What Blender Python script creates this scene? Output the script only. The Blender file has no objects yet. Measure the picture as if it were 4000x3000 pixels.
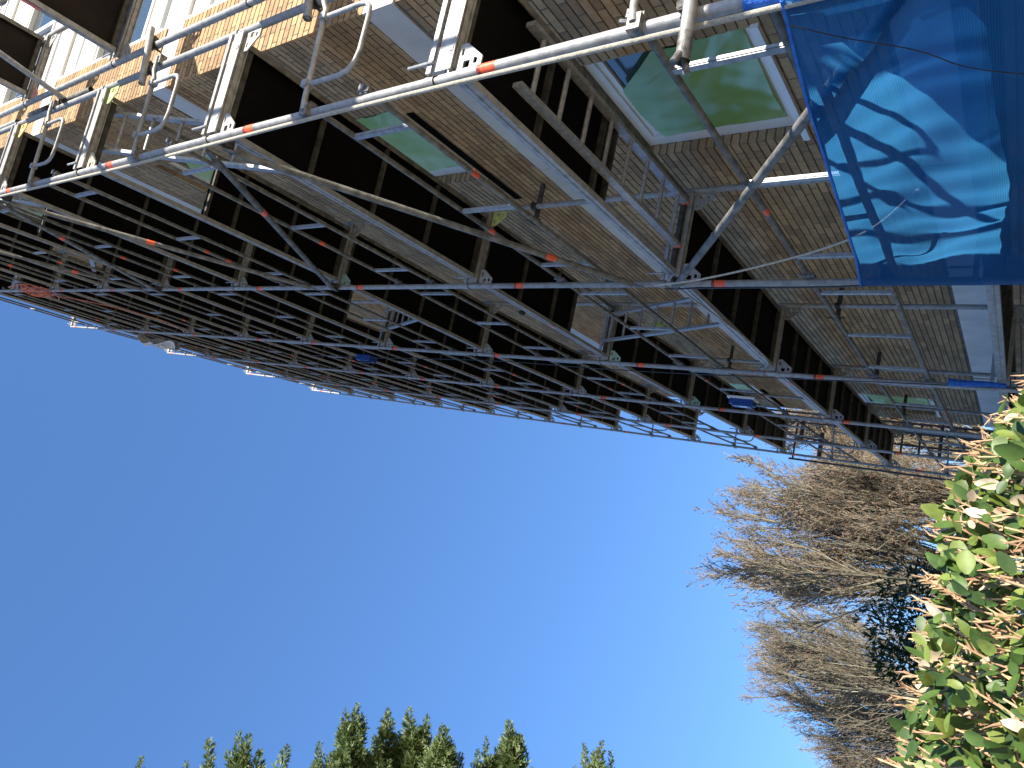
import bpy, bmesh, math, random
from mathutils import Vector, Matrix
from mathutils.geometry import tessellate_polygon
random.seed(7)
S = bpy.context.scene
C = S.collection
R = math.radians

# ------------------------------------------------------------------ camera
cam_d = bpy.data.cameras.new('camera')
cam = bpy.data.objects.new('camera', cam_d); C.objects.link(cam)
cam_d.sensor_width = 36; cam_d.lens = 24.49
cam_d.clip_start = 0.05; cam_d.clip_end = 2000
right = Vector((0.57585431, -0.20471227, -0.79150787))
down = Vector((0.23810503, 0.96816863, -0.07717193))
fwd = Vector((0.78211112, -0.14402221, 0.6062671))
M = Matrix(((right.x, -down.x, -fwd.x, -1.9971),
            (right.y, -down.y, -fwd.y, 1.7569),
            (right.z, -down.z, -fwd.z, 1.6454), (0, 0, 0, 1)))
cam.matrix_world = M
S.camera = cam
# ------------------------------------------------------------------ light
SUN = Vector((-0.777, -0.48, 0.408)).normalized()
elev = math.asin(SUN.z); rot = math.atan2(SUN.x, SUN.y)
w = bpy.data.worlds.new('World'); S.world = w; w.use_nodes = True
nt = w.node_tree; nt.nodes.clear()
sky = nt.nodes.new('ShaderNodeTexSky'); sky.sky_type = 'NISHITA'; sky.sun_disc = False
sky.sun_elevation = elev; sky.sun_rotation = rot
sky.air_density = 1.0; sky.dust_density = 0.2; sky.ozone_density = 5.0; sky.altitude = 0
bg = nt.nodes.new('ShaderNodeBackground'); bg.inputs[1].default_value = 0.13
wo = nt.nodes.new('ShaderNodeOutputWorld')
gm = nt.nodes.new('ShaderNodeGamma'); gm.inputs[1].default_value = 0.58; nt.links.new(sky.outputs[0], gm.inputs[0])
tn = nt.nodes.new('ShaderNodeMix'); tn.data_type = 'RGBA'; tn.blend_type = 'MULTIPLY'; tn.inputs[0].default_value = 1.0; tn.inputs[7].default_value = (0.655, 1.035, 1.60, 1)
nt.links.new(gm.outputs[0], tn.inputs[6]); nt.links.new(tn.outputs[2], bg.inputs[0]); nt.links.new(bg.outputs[0], wo.inputs[0])
sd = bpy.data.lights.new('sun', 'SUN'); sd.energy = 5.0; sd.angle = R(0.5); sd.color = (1.0, 0.93, 0.82)
sun = bpy.data.objects.new('sun', sd); C.objects.link(sun)
sun.rotation_euler = SUN.to_track_quat('Z', 'Y').to_euler()
S.view_settings.view_transform = 'Standard'; S.view_settings.look = 'None'
S.view_settings.gamma = 1; S.view_settings.exposure = 1.15
S.render.engine = 'CYCLES'

# ------------------------------------------------------------------ materials
def new_mat(name):
    m = bpy.data.materials.new(name); m.use_nodes = True
    n = m.node_tree.nodes; b = n['Principled BSDF']
    return m, m.node_tree, b
def noisy(name, c1, c2, scale=4.0, rough=0.6, metal=0.0, bump=0.0, bscale=None, detail=6, rough2=None, stops=(0.35, 0.65), spec=None, stretch=None):
    m, t, b = new_mat(name); n = t.nodes; l = t.links
    tc = n.new('ShaderNodeTexCoord'); src = tc.outputs['Object']
    if stretch:
        mp = n.new('ShaderNodeMapping'); mp.inputs['Scale'].default_value = stretch
        l.new(src, mp.inputs[0]); src = mp.outputs[0]
    no = n.new('ShaderNodeTexNoise'); no.inputs['Scale'].default_value = scale; no.inputs['Detail'].default_value = detail
    l.new(src, no.inputs['Vector'])
    oi = n.new('ShaderNodeObjectInfo'); 
    r = n.new('ShaderNodeValToRGB'); r.color_ramp.elements[0].position = stops[0]; r.color_ramp.elements[1].position = stops[1]
    r.color_ramp.elements[0].color = (*c1, 1); r.color_ramp.elements[1].color = (*c2, 1)
    l.new(no.outputs[0], r.inputs[0])
    hs = n.new('ShaderNodeHueSaturation')
    mr = n.new('ShaderNodeMapRange'); mr.inputs[3].default_value = 0.88; mr.inputs[4].default_value = 1.12
    l.new(oi.outputs['Random'], mr.inputs[0]); l.new(mr.outputs[0], hs.inputs['Value'])
    l.new(r.outputs[0], hs.inputs['Color']); l.new(hs.outputs[0], b.inputs['Base Color'])
    b.inputs['Roughness'].default_value = rough; b.inputs['Metallic'].default_value = metal
    if spec is not None: b.inputs['Specular IOR Level'].default_value = spec
    if rough2 is not None:
        m2 = n.new('ShaderNodeMapRange'); m2.inputs[3].default_value = rough; m2.inputs[4].default_value = rough2
        l.new(no.outputs[0], m2.inputs[0]); l.new(m2.outputs[0], b.inputs['Roughness'])
    if bump:
        bn = n.new('ShaderNodeTexNoise'); bn.inputs['Scale'].default_value = bscale or scale * 6; bn.inputs['Detail'].default_value = 4
        l.new(src, bn.inputs['Vector'])
        bp = n.new('ShaderNodeBump'); bp.inputs['Strength'].default_value = bump; bp.inputs['Distance'].default_value = 0.01
        l.new(bn.outputs[0], bp.inputs['Height']); l.new(bp.outputs[0], b.inputs['Normal'])
    return m
galv = noisy('galvanised_steel', (0.26, 0.26, 0.255), (0.40, 0.40, 0.39), 22, 0.5, 0.25, 0.15, 90, rough2=0.65)
galv_dull = noisy('weathered_shaded_galvanised', (0.10, 0.096, 0.083), (0.23, 0.222, 0.195), 16, 0.6, 0.2, 0.25, 60, rough2=0.8)  # weathered zinc, darkened further to paint in shade on undersides and inner rails
alu = noisy('aluminium', (0.26, 0.265, 0.27), (0.40, 0.40, 0.40), 30, 0.5, 0.35, 0.1, 90)
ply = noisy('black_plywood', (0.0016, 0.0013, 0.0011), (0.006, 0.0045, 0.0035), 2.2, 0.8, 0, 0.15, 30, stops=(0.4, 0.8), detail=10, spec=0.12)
ply_b = noisy('brown_plywood', (0.007, 0.0048, 0.004), (0.018, 0.012, 0.009), 3, 0.75, 0, 0.2, 30, detail=10, spec=0.2)
bar_m = noisy('dark_bar', (0.03, 0.028, 0.023), (0.085, 0.08, 0.065), 16, 0.7, 0.1, 0.2, 60)  # even tone, darker than the other steel
tape = noisy('orange_tape', (0.75, 0.09, 0.03), (0.9, 0.16, 0.06), 60, 0.5)
tape_dark = noisy('tape_print', (0.05, 0.02, 0.02), (0.5, 0.06, 0.03), 160, 0.5, stops=(0.45, 0.55), detail=1)
pink = noisy('faded_tape', (0.55, 0.2, 0.2), (0.7, 0.35, 0.33), 20, 0.6)
iron = noisy('dark_iron', (0.03, 0.028, 0.026), (0.12, 0.11, 0.10), 40, 0.6, 0.4, 0.3)
castz = noisy('cast_steel', (0.10, 0.095, 0.09), (0.3, 0.29, 0.27), 40, 0.5, 0.5, 0.3)
concrete = noisy('white_render_band', (0.58, 0.56, 0.53), (0.70, 0.68, 0.64), 3, 0.85, 0, 0.15, 60)
mortar = noisy('mortar', (0.10, 0.095, 0.085), (0.20, 0.19, 0.17), 12, 0.95, 0, 0.5, 80)
whitep = noisy('white_frame_paint', (0.70, 0.71, 0.70), (0.80, 0.80, 0.79), 3, 0.35)
beige = noisy('beige_panel', (0.46, 0.43, 0.37), (0.55, 0.52, 0.45), 5, 0.5)
greyp = noisy('grey_panel', (0.50, 0.50, 0.49), (0.60, 0.60, 0.58), 3, 0.5)
rope_m = noisy('rope', (0.50, 0.47, 0.38), (0.68, 0.64, 0.54), 60, 0.9, 0, 1.0, 300)
blackc = noisy('black_cable', (0.012, 0.012, 0.013), (0.03, 0.03, 0.03), 20, 0.5)
orangec = noisy('orange_cable', (0.55, 0.12, 0.05), (0.75, 0.22, 0.10), 20, 0.5)
bluep = noisy('blue_plastic', (0.01, 0.04, 0.22), (0.02, 0.07, 0.33), 10, 0.4)
cloth = noisy('grey_white_cloth', (0.35, 0.35, 0.36), (0.6, 0.6, 0.6), 9, 0.9, 0, 0.8, 25)
ground_m = noisy('grass_ground', (0.26, 0.20, 0.11), (0.42, 0.33, 0.20), 1.5, 0.95, 0, 1.0, 40)
limeg = noisy('lime_paint', (0.40, 0.52, 0.16), (0.55, 0.66, 0.26), 20, 0.6)
mint = noisy('mint_paint', (0.22, 0.36, 0.27), (0.32, 0.46, 0.36), 20, 0.6)
ochre = noisy('ochre_paint', (0.55, 0.38, 0.12), (0.68, 0.5, 0.2), 20, 0.6)
rustm = noisy('rusty_red_steel', (0.05, 0.022, 0.02), (0.10, 0.045, 0.04), 20, 0.7)
roofm = noisy('roof_edge', (0.2, 0.2, 0.2), (0.3, 0.3, 0.3), 3, 0.7)
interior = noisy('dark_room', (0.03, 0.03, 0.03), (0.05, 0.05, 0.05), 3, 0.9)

def brick_mat():
    m, t, b = new_mat('yellow_brick'); n = t.nodes; l = t.links
    tc = n.new('ShaderNodeTexCoord'); sp = n.new('ShaderNodeSeparateXYZ'); l.new(tc.outputs['Object'], sp.inputs[0])
    ad = n.new('ShaderNodeMath'); l.new(sp.outputs[0], ad.inputs[0]); l.new(sp.outputs[1], ad.inputs[1])
    cb = n.new('ShaderNodeCombineXYZ'); l.new(ad.outputs[0], cb.inputs[0]); l.new(sp.outputs[2], cb.inputs[1])
    br = n.new('ShaderNodeTexBrick'); br.offset = 0.43; br.squash = 1; br.inputs['Scale'].default_value = 1
    br.inputs['Brick Width'].default_value = 0.215; br.inputs['Row Height'].default_value = 0.0633
    br.inputs['Mortar Size'].default_value = 0.0055; br.inputs['Mortar Smooth'].default_value = 0.3
    br.inputs['Bias'].default_value = 0.0
    br.inputs['Color1'].default_value = (0.51, 0.335, 0.165, 1); br.inputs['Color2'].default_value = (0.30, 0.19, 0.10, 1)
    br.inputs['Mortar'].default_value = (0.19, 0.16, 0.12, 1)
    l.new(cb.outputs[0], br.inputs['Vector'])
    # a per-brick tint from white noise on the brick cell
    no = n.new('ShaderNodeTexNoise'); no.inputs['Scale'].default_value = 26; no.inputs['Detail'].default_value = 8; no.inputs['Roughness'].default_value = 0.7
    l.new(tc.outputs['Object'], no.inputs['Vector'])
    n2 = n.new('ShaderNodeTexNoise'); n2.inputs['Scale'].default_value = 1.1; n2.inputs['Detail'].default_value = 4
    l.new(tc.outputs['Object'], n2.inputs['Vector'])
    mr = n.new('ShaderNodeMapRange'); mr.inputs[1].default_value = 0.3; mr.inputs[2].default_value = 0.7; mr.inputs[3].default_value = 0.72; mr.inputs[4].default_value = 1.22
    l.new(no.outputs[0], mr.inputs[0])
    m3 = n.new('ShaderNodeMapRange'); m3.inputs[1].default_value = 0.3; m3.inputs[2].default_value = 0.7; m3.inputs[3].default_value = 0.86; m3.inputs[4].default_value = 1.1
    l.new(n2.outputs[0], m3.inputs[0])
    mu = n.new('ShaderNodeMath'); mu.operation = 'MULTIPLY'; l.new(mr.outputs[0], mu.inputs[0]); l.new(m3.outputs[0], mu.inputs[1])
    hs = n.new('ShaderNodeHueSaturation'); hs.inputs['Saturation'].default_value = 0.92
    l.new(mu.outputs[0], hs.inputs['Value']); l.new(br.outputs[0], hs.inputs['Color'])
    l.new(hs.outputs[0], b.inputs['Base Color']); b.inputs['Roughness'].default_value = 0.92
    b.inputs['Specular IOR Level'].default_value = 0.2
    iv = n.new('ShaderNodeMath'); iv.operation = 'MULTIPLY_ADD'; iv.inputs[1].default_value = -1.2; l.new(br.outputs['Fac'], iv.inputs[0]); l.new(no.outputs[0], iv.inputs[2])
    bp = n.new('ShaderNodeBump'); bp.inputs['Strength'].default_value = 0.9; bp.inputs['Distance'].default_value = 0.006
    l.new(iv.outputs[0], bp.inputs['Height']); l.new(bp.outputs[0], b.inputs['Normal'])
    return m
brick = brick_mat()
def glass_mat(name, col, rough=0.04):
    m, t, b = new_mat(name); b.inputs['Base Color'].default_value = (*col, 1); b.inputs['Roughness'].default_value = rough
    b.inputs['Specular IOR Level'].default_value = 0.9; b.inputs['IOR'].default_value = 1.7
    n = t.nodes; no = n.new('ShaderNodeTexNoise'); no.inputs['Scale'].default_value = 1.2
    bp = n.new('ShaderNodeBump'); bp.inputs['Strength'].default_value = 0.06; bp.inputs['Distance'].default_value = 0.02
    t.links.new(no.outputs[0], bp.inputs['Height']); t.links.new(bp.outputs[0], b.inputs['Normal'])
    return m
glass = glass_mat('window_glass', (0.05, 0.07, 0.08))
def sheet_mat(name, c1, c2, transp, transl, scale=6, rough=0.3, stretch=None, gloss=0.15, bump=0.5):
    m = bpy.data.materials.new(name); m.use_nodes = True; t = m.node_tree; n = t.nodes; l = t.links; n.clear()
    out = n.new('ShaderNodeOutputMaterial')
    tc = n.new('ShaderNodeTexCoord'); mp = n.new('ShaderNodeMapping'); l.new(tc.outputs['Object'], mp.inputs[0])
    if stretch: mp.inputs['Scale'].default_value = stretch
    no = n.new('ShaderNodeTexNoise'); no.inputs['Scale'].default_value = scale; no.inputs['Detail'].default_value = 6; l.new(mp.outputs[0], no.inputs['Vector'])
    r = n.new('ShaderNodeValToRGB'); r.color_ramp.elements[0].position = 0.35; r.color_ramp.elements[1].position = 0.68
    r.color_ramp.elements[0].color = (*c1, 1); r.color_ramp.elements[1].color = (*c2, 1); l.new(no.outputs[0], r.inputs[0])
    df = n.new('ShaderNodeBsdfDiffuse'); tl = n.new('ShaderNodeBsdfTranslucent'); tr = n.new('ShaderNodeBsdfTransparent'); gl = n.new('ShaderNodeBsdfGlossy')
    gl.inputs['Roughness'].default_value = rough
    for x in (df, tl, tr): l.new(r.outputs[0], x.inputs['Color'])
    bp = n.new('ShaderNodeBump'); bp.inputs['Strength'].default_value = bump; bp.inputs['Distance'].default_value = 0.02; l.new(no.outputs[0], bp.inputs['Height'])
    for x in (df, tl, gl): l.new(bp.outputs[0], x.inputs['Normal'])
    a = n.new('ShaderNodeMixShader'); a.inputs[0].default_value = transl; l.new(df.outputs[0], a.inputs[1]); l.new(tl.outputs[0], a.inputs[2])
    g = n.new('ShaderNodeMixShader'); g.inputs[0].default_value = gloss; l.new(a.outputs[0], g.inputs[1]); l.new(gl.outputs[0], g.inputs[2])
    c = n.new('ShaderNodeMixShader'); c.inputs[0].default_value = transp; l.new(g.outputs[0], c.inputs[1]); l.new(tr.outputs[0], c.inputs[2])
    l.new(c.outputs[0], out.inputs[0]); return m
film_m = sheet_mat('green_film', (0.26, 0.46, 0.08), (0.44, 0.62, 0.22), 0.10, 0.22, 1.6, 0.22, gloss=0.16, bump=0.12)
film_skylit = sheet_mat('skylit_green_film', (0.46, 0.72, 0.26), (0.66, 0.86, 0.44), 0.06, 0.25, 3, 0.25, gloss=0.15, bump=0.2)  # same film, its sky reflection put into a paler green
def net_mat():
    m = bpy.data.materials.new('blue_net'); m.use_nodes = True; t = m.node_tree; n = t.nodes; l = t.links; n.clear()
    out = n.new('ShaderNodeOutputMaterial'); tc = n.new('ShaderNodeTexCoord')
    w1 = n.new('ShaderNodeTexWave'); w1.bands_direction = 'X'; w1.inputs['Scale'].default_value = 34; w1.inputs['Distortion'].default_value = 0.6
    w2 = n.new('ShaderNodeTexWave'); w2.bands_direction = 'Z'; w2.inputs['Scale'].default_value = 40; w2.inputs['Distortion'].default_value = 0.9
    l.new(tc.outputs['Object'], w1.inputs[0]); l.new(tc.outputs['Object'], w2.inputs[0])
    mx = n.new('ShaderNodeMath'); mx.operation = 'MULTIPLY'; l.new(w1.outputs['Fac'], mx.inputs[0]); l.new(w2.outputs['Fac'], mx.inputs[1])
    mr = n.new('ShaderNodeMapRange'); mr.inputs[3].default_value = 0.12; mr.inputs[4].default_value = 0.60; l.new(mx.outputs[0], mr.inputs[0])
    df = n.new('ShaderNodeBsdfDiffuse'); df.inputs[0].default_value = (0.018, 0.115, 0.33, 1)
    tl = n.new('ShaderNodeBsdfTranslucent'); tl.inputs[0].default_value = (0.045, 0.26, 0.56, 1)
    tr = n.new('ShaderNodeBsdfTransparent'); tr.inputs[0].default_value = (0.45, 0.62, 0.9, 1)
    a = n.new('ShaderNodeMixShader'); a.inputs[0].default_value = 0.55; l.new(df.outputs[0], a.inputs[1]); l.new(tl.outputs[0], a.inputs[2])
    c = n.new('ShaderNodeMixShader'); l.new(mr.outputs[0], c.inputs[0]); l.new(a.outputs[0], c.inputs[1]); l.new(tr.outputs[0], c.inputs[2])
    l.new(c.outputs[0], out.inputs[0]); return m
net_m = net_mat()
def leaf_mat(name, c1, c2, c3, rough=0.4, transl=0.3, scale=3.0):
    m = bpy.data.materials.new(name); m.use_nodes = True; t = m.node_tree; n = t.nodes; l = t.links; n.clear()
    out = n.new('ShaderNodeOutputMaterial'); b = n.new('ShaderNodeBsdfPrincipled')
    ge = n.new('ShaderNodeNewGeometry')
    r = n.new('ShaderNodeValToRGB'); e = r.color_ramp.elements
    e[0].color = (*c1, 1); e[0].position = 0; e[1].color = (*c3, 1); e[1].position = 1
    k = e.new(0.55); k.color = (*c2, 1)
    l.new(ge.outputs['Random Per Island'], r.inputs[0])
    tc = n.new('ShaderNodeTexCoord'); no = n.new('ShaderNodeTexNoise'); no.inputs['Scale'].default_value = 55 * scale / 3; no.inputs['Detail'].default_value = 5
    l.new(tc.outputs['Object'], no.inputs['Vector']); mp = n.new('ShaderNodeMapRange'); mp.inputs[1].default_value = 0.3; mp.inputs[2].default_value = 0.7; mp.inputs[3].default_value = 0.7; mp.inputs[4].default_value = 1.3
    hs = n.new('ShaderNodeHueSaturation'); l.new(no.outputs[0], mp.inputs[0]); l.new(mp.outputs[0], hs.inputs['Value']); l.new(r.outputs[0], hs.inputs['Color'])
    l.new(hs.outputs[0], b.inputs['Base Color']); b.inputs['Roughness'].default_value = rough
    tl = n.new('ShaderNodeBsdfTranslucent'); l.new(hs.outputs[0], tl.inputs[0])
    mx = n.new('ShaderNodeMixShader'); mx.inputs[0].default_value = transl
    l.new(b.outputs[0], mx.inputs[1]); l.new(tl.outputs[0], mx.inputs[2]); l.new(mx.outputs[0], out.inputs[0]); return m
leaf_hedge = leaf_mat('hedge_leaf', (0.04, 0.085, 0.018), (0.085, 0.15, 0.03), (0.21, 0.26, 0.05), 0.5, 0.25)
leaf_tan = leaf_mat('tan_leaf_underside', (0.35, 0.27, 0.17), (0.5, 0.41, 0.28), (0.62, 0.54, 0.4), 0.7, 0.2)
twig_tan = leaf_mat('tan_twig', (0.32, 0.18, 0.10), (0.48, 0.30, 0.16), (0.62, 0.44, 0.24), 0.7, 0.05)
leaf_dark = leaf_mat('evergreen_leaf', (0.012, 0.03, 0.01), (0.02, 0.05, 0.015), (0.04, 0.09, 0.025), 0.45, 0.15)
leaf_conifer = leaf_mat('conifer_spray', (0.06, 0.12, 0.035), (0.15, 0.21, 0.06), (0.33, 0.38, 0.22), 0.6, 0.3)
twig_pale = leaf_mat('pale_branch', (0.09, 0.08, 0.055), (0.17, 0.15, 0.105), (0.29, 0.265, 0.185), 0.8, 0.0)
twig_brown = leaf_mat('brown_buds', (0.13, 0.075, 0.048), (0.20, 0.12, 0.075), (0.28, 0.18, 0.115), 0.8, 0.1)
bark = noisy('bark', (0.05, 0.045, 0.032), (0.13, 0.12, 0.08), 6, 0.9, 0, 0.6, 20)

# ------------------------------------------------------------------ builders
class MB:
    def __init__(s): s.v = []; s.f = []
    def add(s, vs, fs):
        o = len(s.v); s.v.extend([tuple(x) for x in vs]); s.f.extend([tuple(i + o for i in f) for f in fs]); return s
    def box(s, x0, x1, y0, y1, z0, z1):
        vs = [(x, y, z) for x in (x0, x1) for y in (y0, y1) for z in (z0, z1)]
        return s.add(vs, [(0, 1, 3, 2), (4, 6, 7, 5), (0, 4, 5, 1), (2, 3, 7, 6), (0, 2, 6, 4), (1, 5, 7, 3)])
    def tube(s, pts, r, n=10, caps=True, r2=None, flat=None):
        pts = [Vector(p) for p in pts]; N = len(pts)
        rs = [r + (r2 - r) * i / (N - 1) if r2 is not None else r for i in range(N)]
        vs = []; fs = []; up = None
        for i, p in enumerate(pts):
            d = (pts[min(i + 1, N - 1)] - pts[max(i - 1, 0)]).normalized()
            if up is None:
                a = Vector((0, 0, 1)) if abs(d.z) < 0.9 else Vector((1, 0, 0))
                up = (a - d * a.dot(d)).normalized()
            else:
                up = (up - d * up.dot(d)).normalized()
            sd_ = d.cross(up)
            for k in range(n):
                an = 2 * math.pi * k / n
                vs.append(p + (up * math.cos(an) + sd_ * math.sin(an)) * rs[i])
        for i in range(N - 1):
            for k in range(n):
                a = i * n + k; b = i * n + (k + 1) % n
                fs.append((a, b, b + n, a + n))
        if caps: fs.append(tuple(range(n - 1, -1, -1))); fs.append(tuple((N - 1) * n + k for k in range(n)))
        return s.add(vs, fs)
    def bar(s, p, q, wd, ht, up=(0, 0, 1)):
        p = Vector(p); q = Vector(q); d = (q - p).normalized(); u = Vector(up); u = (u - d * u.dot(d)).normalized(); sd_ = d.cross(u)
        vs = [e + sd_ * a * wd / 2 + u * b * ht / 2 for e in (p, q) for a, b in ((-1, -1), (1, -1), (1, 1), (-1, 1))]
        return s.add(vs, [(3, 2, 1, 0), (4, 5, 6, 7), (0, 1, 5, 4), (1, 2, 6, 5), (2, 3, 7, 6), (3, 0, 4, 7)])
    def plate(s, outer, holes, axis, a0, a1):
        """flat plate with holes; loops are (u,v); axis 'x' -> u=y v=z between x=a0..a1, 'y' -> u=x v=z"""
        loops = [[Vector((u, v, 0)) for u, v in lp] for lp in [outer] + holes]
        tris = tessellate_polygon(loops); flatp = [p for lp in loops for p in lp]
        def mk(p, a): return (a, p.x, p.y) if axis == 'x' else (p.x, a, p.y)
        n = len(flatp); vs = [mk(p, a0) for p in flatp] + [mk(p, a1) for p in flatp]
        fs = [tuple(t) for t in tris] + [tuple(n + i for i in reversed(t)) for t in tris]; o = 0
        for lp in loops:
            for i in range(len(lp)):
                a = o + i; b = o + (i + 1) % len(lp); fs.append((a, b, b + n, a + n))
            o += len(lp)
        return s.add(vs, fs)
    def mesh(s, name, mat, smooth=False):
        me = bpy.data.meshes.new(name); me.from_pydata(s.v, [], s.f); me.materials.append(mat)
        if smooth: me.polygons.foreach_set('use_smooth', [True] * len(me.polygons)); 
        me.update(); return me
def fixn(me):
    bm = bmesh.new(); bm.from_mesh(me); bmesh.ops.recalc_face_normals(bm, faces=bm.faces); bm.to_mesh(me); bm.free(); return me
def obj(name, mb, mat, parent=None, smooth=False, loc=None, fix=True):
    me = mb.mesh(name, mat, smooth) if isinstance(mb, MB) else mb
    if isinstance(mb, MB) and fix and len(me.polygons) < 20000: fixn(me)
    if smooth and isinstance(mb, MB) and len(me.polygons) < 20000:
        me.set_sharp_from_angle(angle=R(40))
    o = bpy.data.objects.new(name, me); C.objects.link(o); o.parent = parent
    if loc: o.location = loc
    return o
def tag(o, label, cat, group=None, kind=None):
    o['label'] = label; o['category'] = cat
    if group: o['group'] = group
    if kind: o['kind'] = kind
    return o
def thing(name, label, cat, loc=(0, 0, 0), group=None):
    o = bpy.data.objects.new(name, None); C.objects.link(o); o.location = loc; o.empty_display_size = 0.2
    return tag(o, label, cat, group)
def struct(name, mb, mat):
    o = obj(name, mb, mat); o['kind'] = 'structure'; return o
def dup(root, loc, label, skip=()):
    r = root.copy(); C.objects.link(r); r.location = loc; r['label'] = label
    for ch in root.children:
        if ch.name.split('.')[0] in skip: continue
        c = ch.copy(); C.objects.link(c); c.parent = r
        for g in ch.children:
            d = g.copy(); C.objects.link(d); d.parent = c
    return r
ORD = ['ground', 'first', 'second', 'third', 'fourth', 'fifth', 'sixth', 'seventh', 'eighth', 'ninth', 'tenth', 'top']
ROW = ['nearest corner', 'second', 'third', 'fourth', 'fifth', 'far end']
BAY = ['nearest', 'second', 'third', 'fourth', 'farthest']
def Z(m): return 4.0 + 2.0 * m
XS = [0, 2.664, 5.271, 7.896, 10.509, 13.116]
YS = [0, 0.009, 0.041, 0.010, -0.039, -0.120]

# ------------------------------------------------------------------ ground
g = MB(); g.add([(-300, -300, 0), (300, -300, 0), (300, 300, 0), (-300, 300, 0)], [(0, 1, 2, 3)])
struct('ground', g, ground_m)
pv = MB(); pv.box(-6, 40, -12, 1.0, 0.004, 0.03)
struct('pavement', pv, noisy('paving', (0.40, 0.31, 0.20), (0.52, 0.42, 0.29), 5, 0.9, 0, 0.3, 30))

# ------------------------------------------------------------------ building
FY = -1.0; X0 = 0.39; X1 = 12.65; TOP = 20.9; CH = 0.0633; D0 = 0.02
bld = thing('apartment_building', 'yellow brick apartment block with white floor bands behind the scaffolding', 'building', (0, 0, 0))
FL = 2.873
wins = []   # facade openings
for n in range(0, 6):
    for (a, b) in ((1.33, 2.50), (10.72, 12.0)):
        wins.append((a, b, 3.10 + FL * n, 4.27 + FL * n))
for (a, b) in ((1.33, 2.50), (10.72, 12.0)): wins.append((a, b, 0.9, 1.75))
bands = [(5.03 + FL * n, 5.31 + FL * n) for n in range(-1, 6)]
def intervals(z0, z1):
    cut = [(a, b) for (a, b, c, d) in wins if c < z1 - 0.01 and d > z0 + 0.01]
    x = X0; out = []
    for a, b in sorted(cut):
        out.append((x, a)); x = b
    out.append((x, X1)); return out
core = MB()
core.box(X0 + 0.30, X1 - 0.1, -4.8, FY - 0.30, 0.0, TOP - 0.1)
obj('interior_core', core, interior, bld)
wl = MB(); wb = MB()
# mortar backing, split into cells around the openings
zs = sorted(set([0.0, TOP] + [z for w_ in wins for z in w_[2:]]))
for i in range(len(zs) - 1):
    for a, b in intervals(zs[i], zs[i + 1]): wl.box(a + D0 * 0.5, b - D0 * 0.5 if b == X1 else b, FY - 0.295, FY - 0.012, zs[i], zs[i + 1])
wl.box(X0 + 0.012, X0 + 0.295, -1.66, FY - 0.30, 0, TOP - 0.001)
wl.box(X0 + 0.012, X0 + 0.295, -4.9, -3.75, 0, TOP - 0.001)
wl.box(X1 - 0.295, X1 - 0.012, -4.9, FY - 0.30, 0, TOP - 0.001)
i = 0
rnd = random.Random(3)
while i * CH < TOP - CH:
    z0 = i * CH + 0.006; z1 = (i + 1) * CH - 0.006; zc = (z0 + z1) / 2; i += 1
    if any(b0 < zc + 0.015 and zc - 0.015 < b1 for b0, b1 in bands): continue
    for a, b in intervals(z0, z1):
        # break long courses into stretches that sit a hair in or out
        x = a
        while x < b - 0.02:
            L = min(b - x, 0.2155 * rnd.randint(2, 5))
            if b - x - L < 0.2: L = b - x
            dy = rnd.uniform(-0.0015, 0.0015) if x > X0 else 0
            wb.box(x, x + L, FY - 0.10, FY + dy, z0, z1); x += L
    wb.box(X0, X0 + 0.10, -1.655, FY - 0.1005, z0, z1)
    wb.box(X0, X0 + 0.10, -4.9, -3.76, z0, z1); wb.box(X0 + 0.1005, X1, -4.9, -4.80, z0, z1); wb.box(X1 - 0.1, X1 + 0.002, -4.7995, FY - 0.1005, z0, z1)
wo_ = obj('brick_wall', wb, brick, bld, fix=False)
obj('mortar_backing', wl, mortar, bld)
for b0, b1 in bands:
    bb = MB(); x = X0 - 0.004
    while x < X1:
        L = min(2.1, X1 - x + 0.004); bb.box(x, x + L - 0.006, FY - 0.2, FY + 0.004, b0, b1); x += L
    bb.box(X0 - 0.004, X0 + 0.2, -1.655, FY - 0.203, b0, b1)
    obj('floor_band', bb, concrete, bld)
rf = MB(); rf.box(X0 - 0.08, X1 + 0.08, -4.98, FY + 0.08, TOP, TOP + 0.25); obj('roof_edge', rf, roofm, bld)

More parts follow.
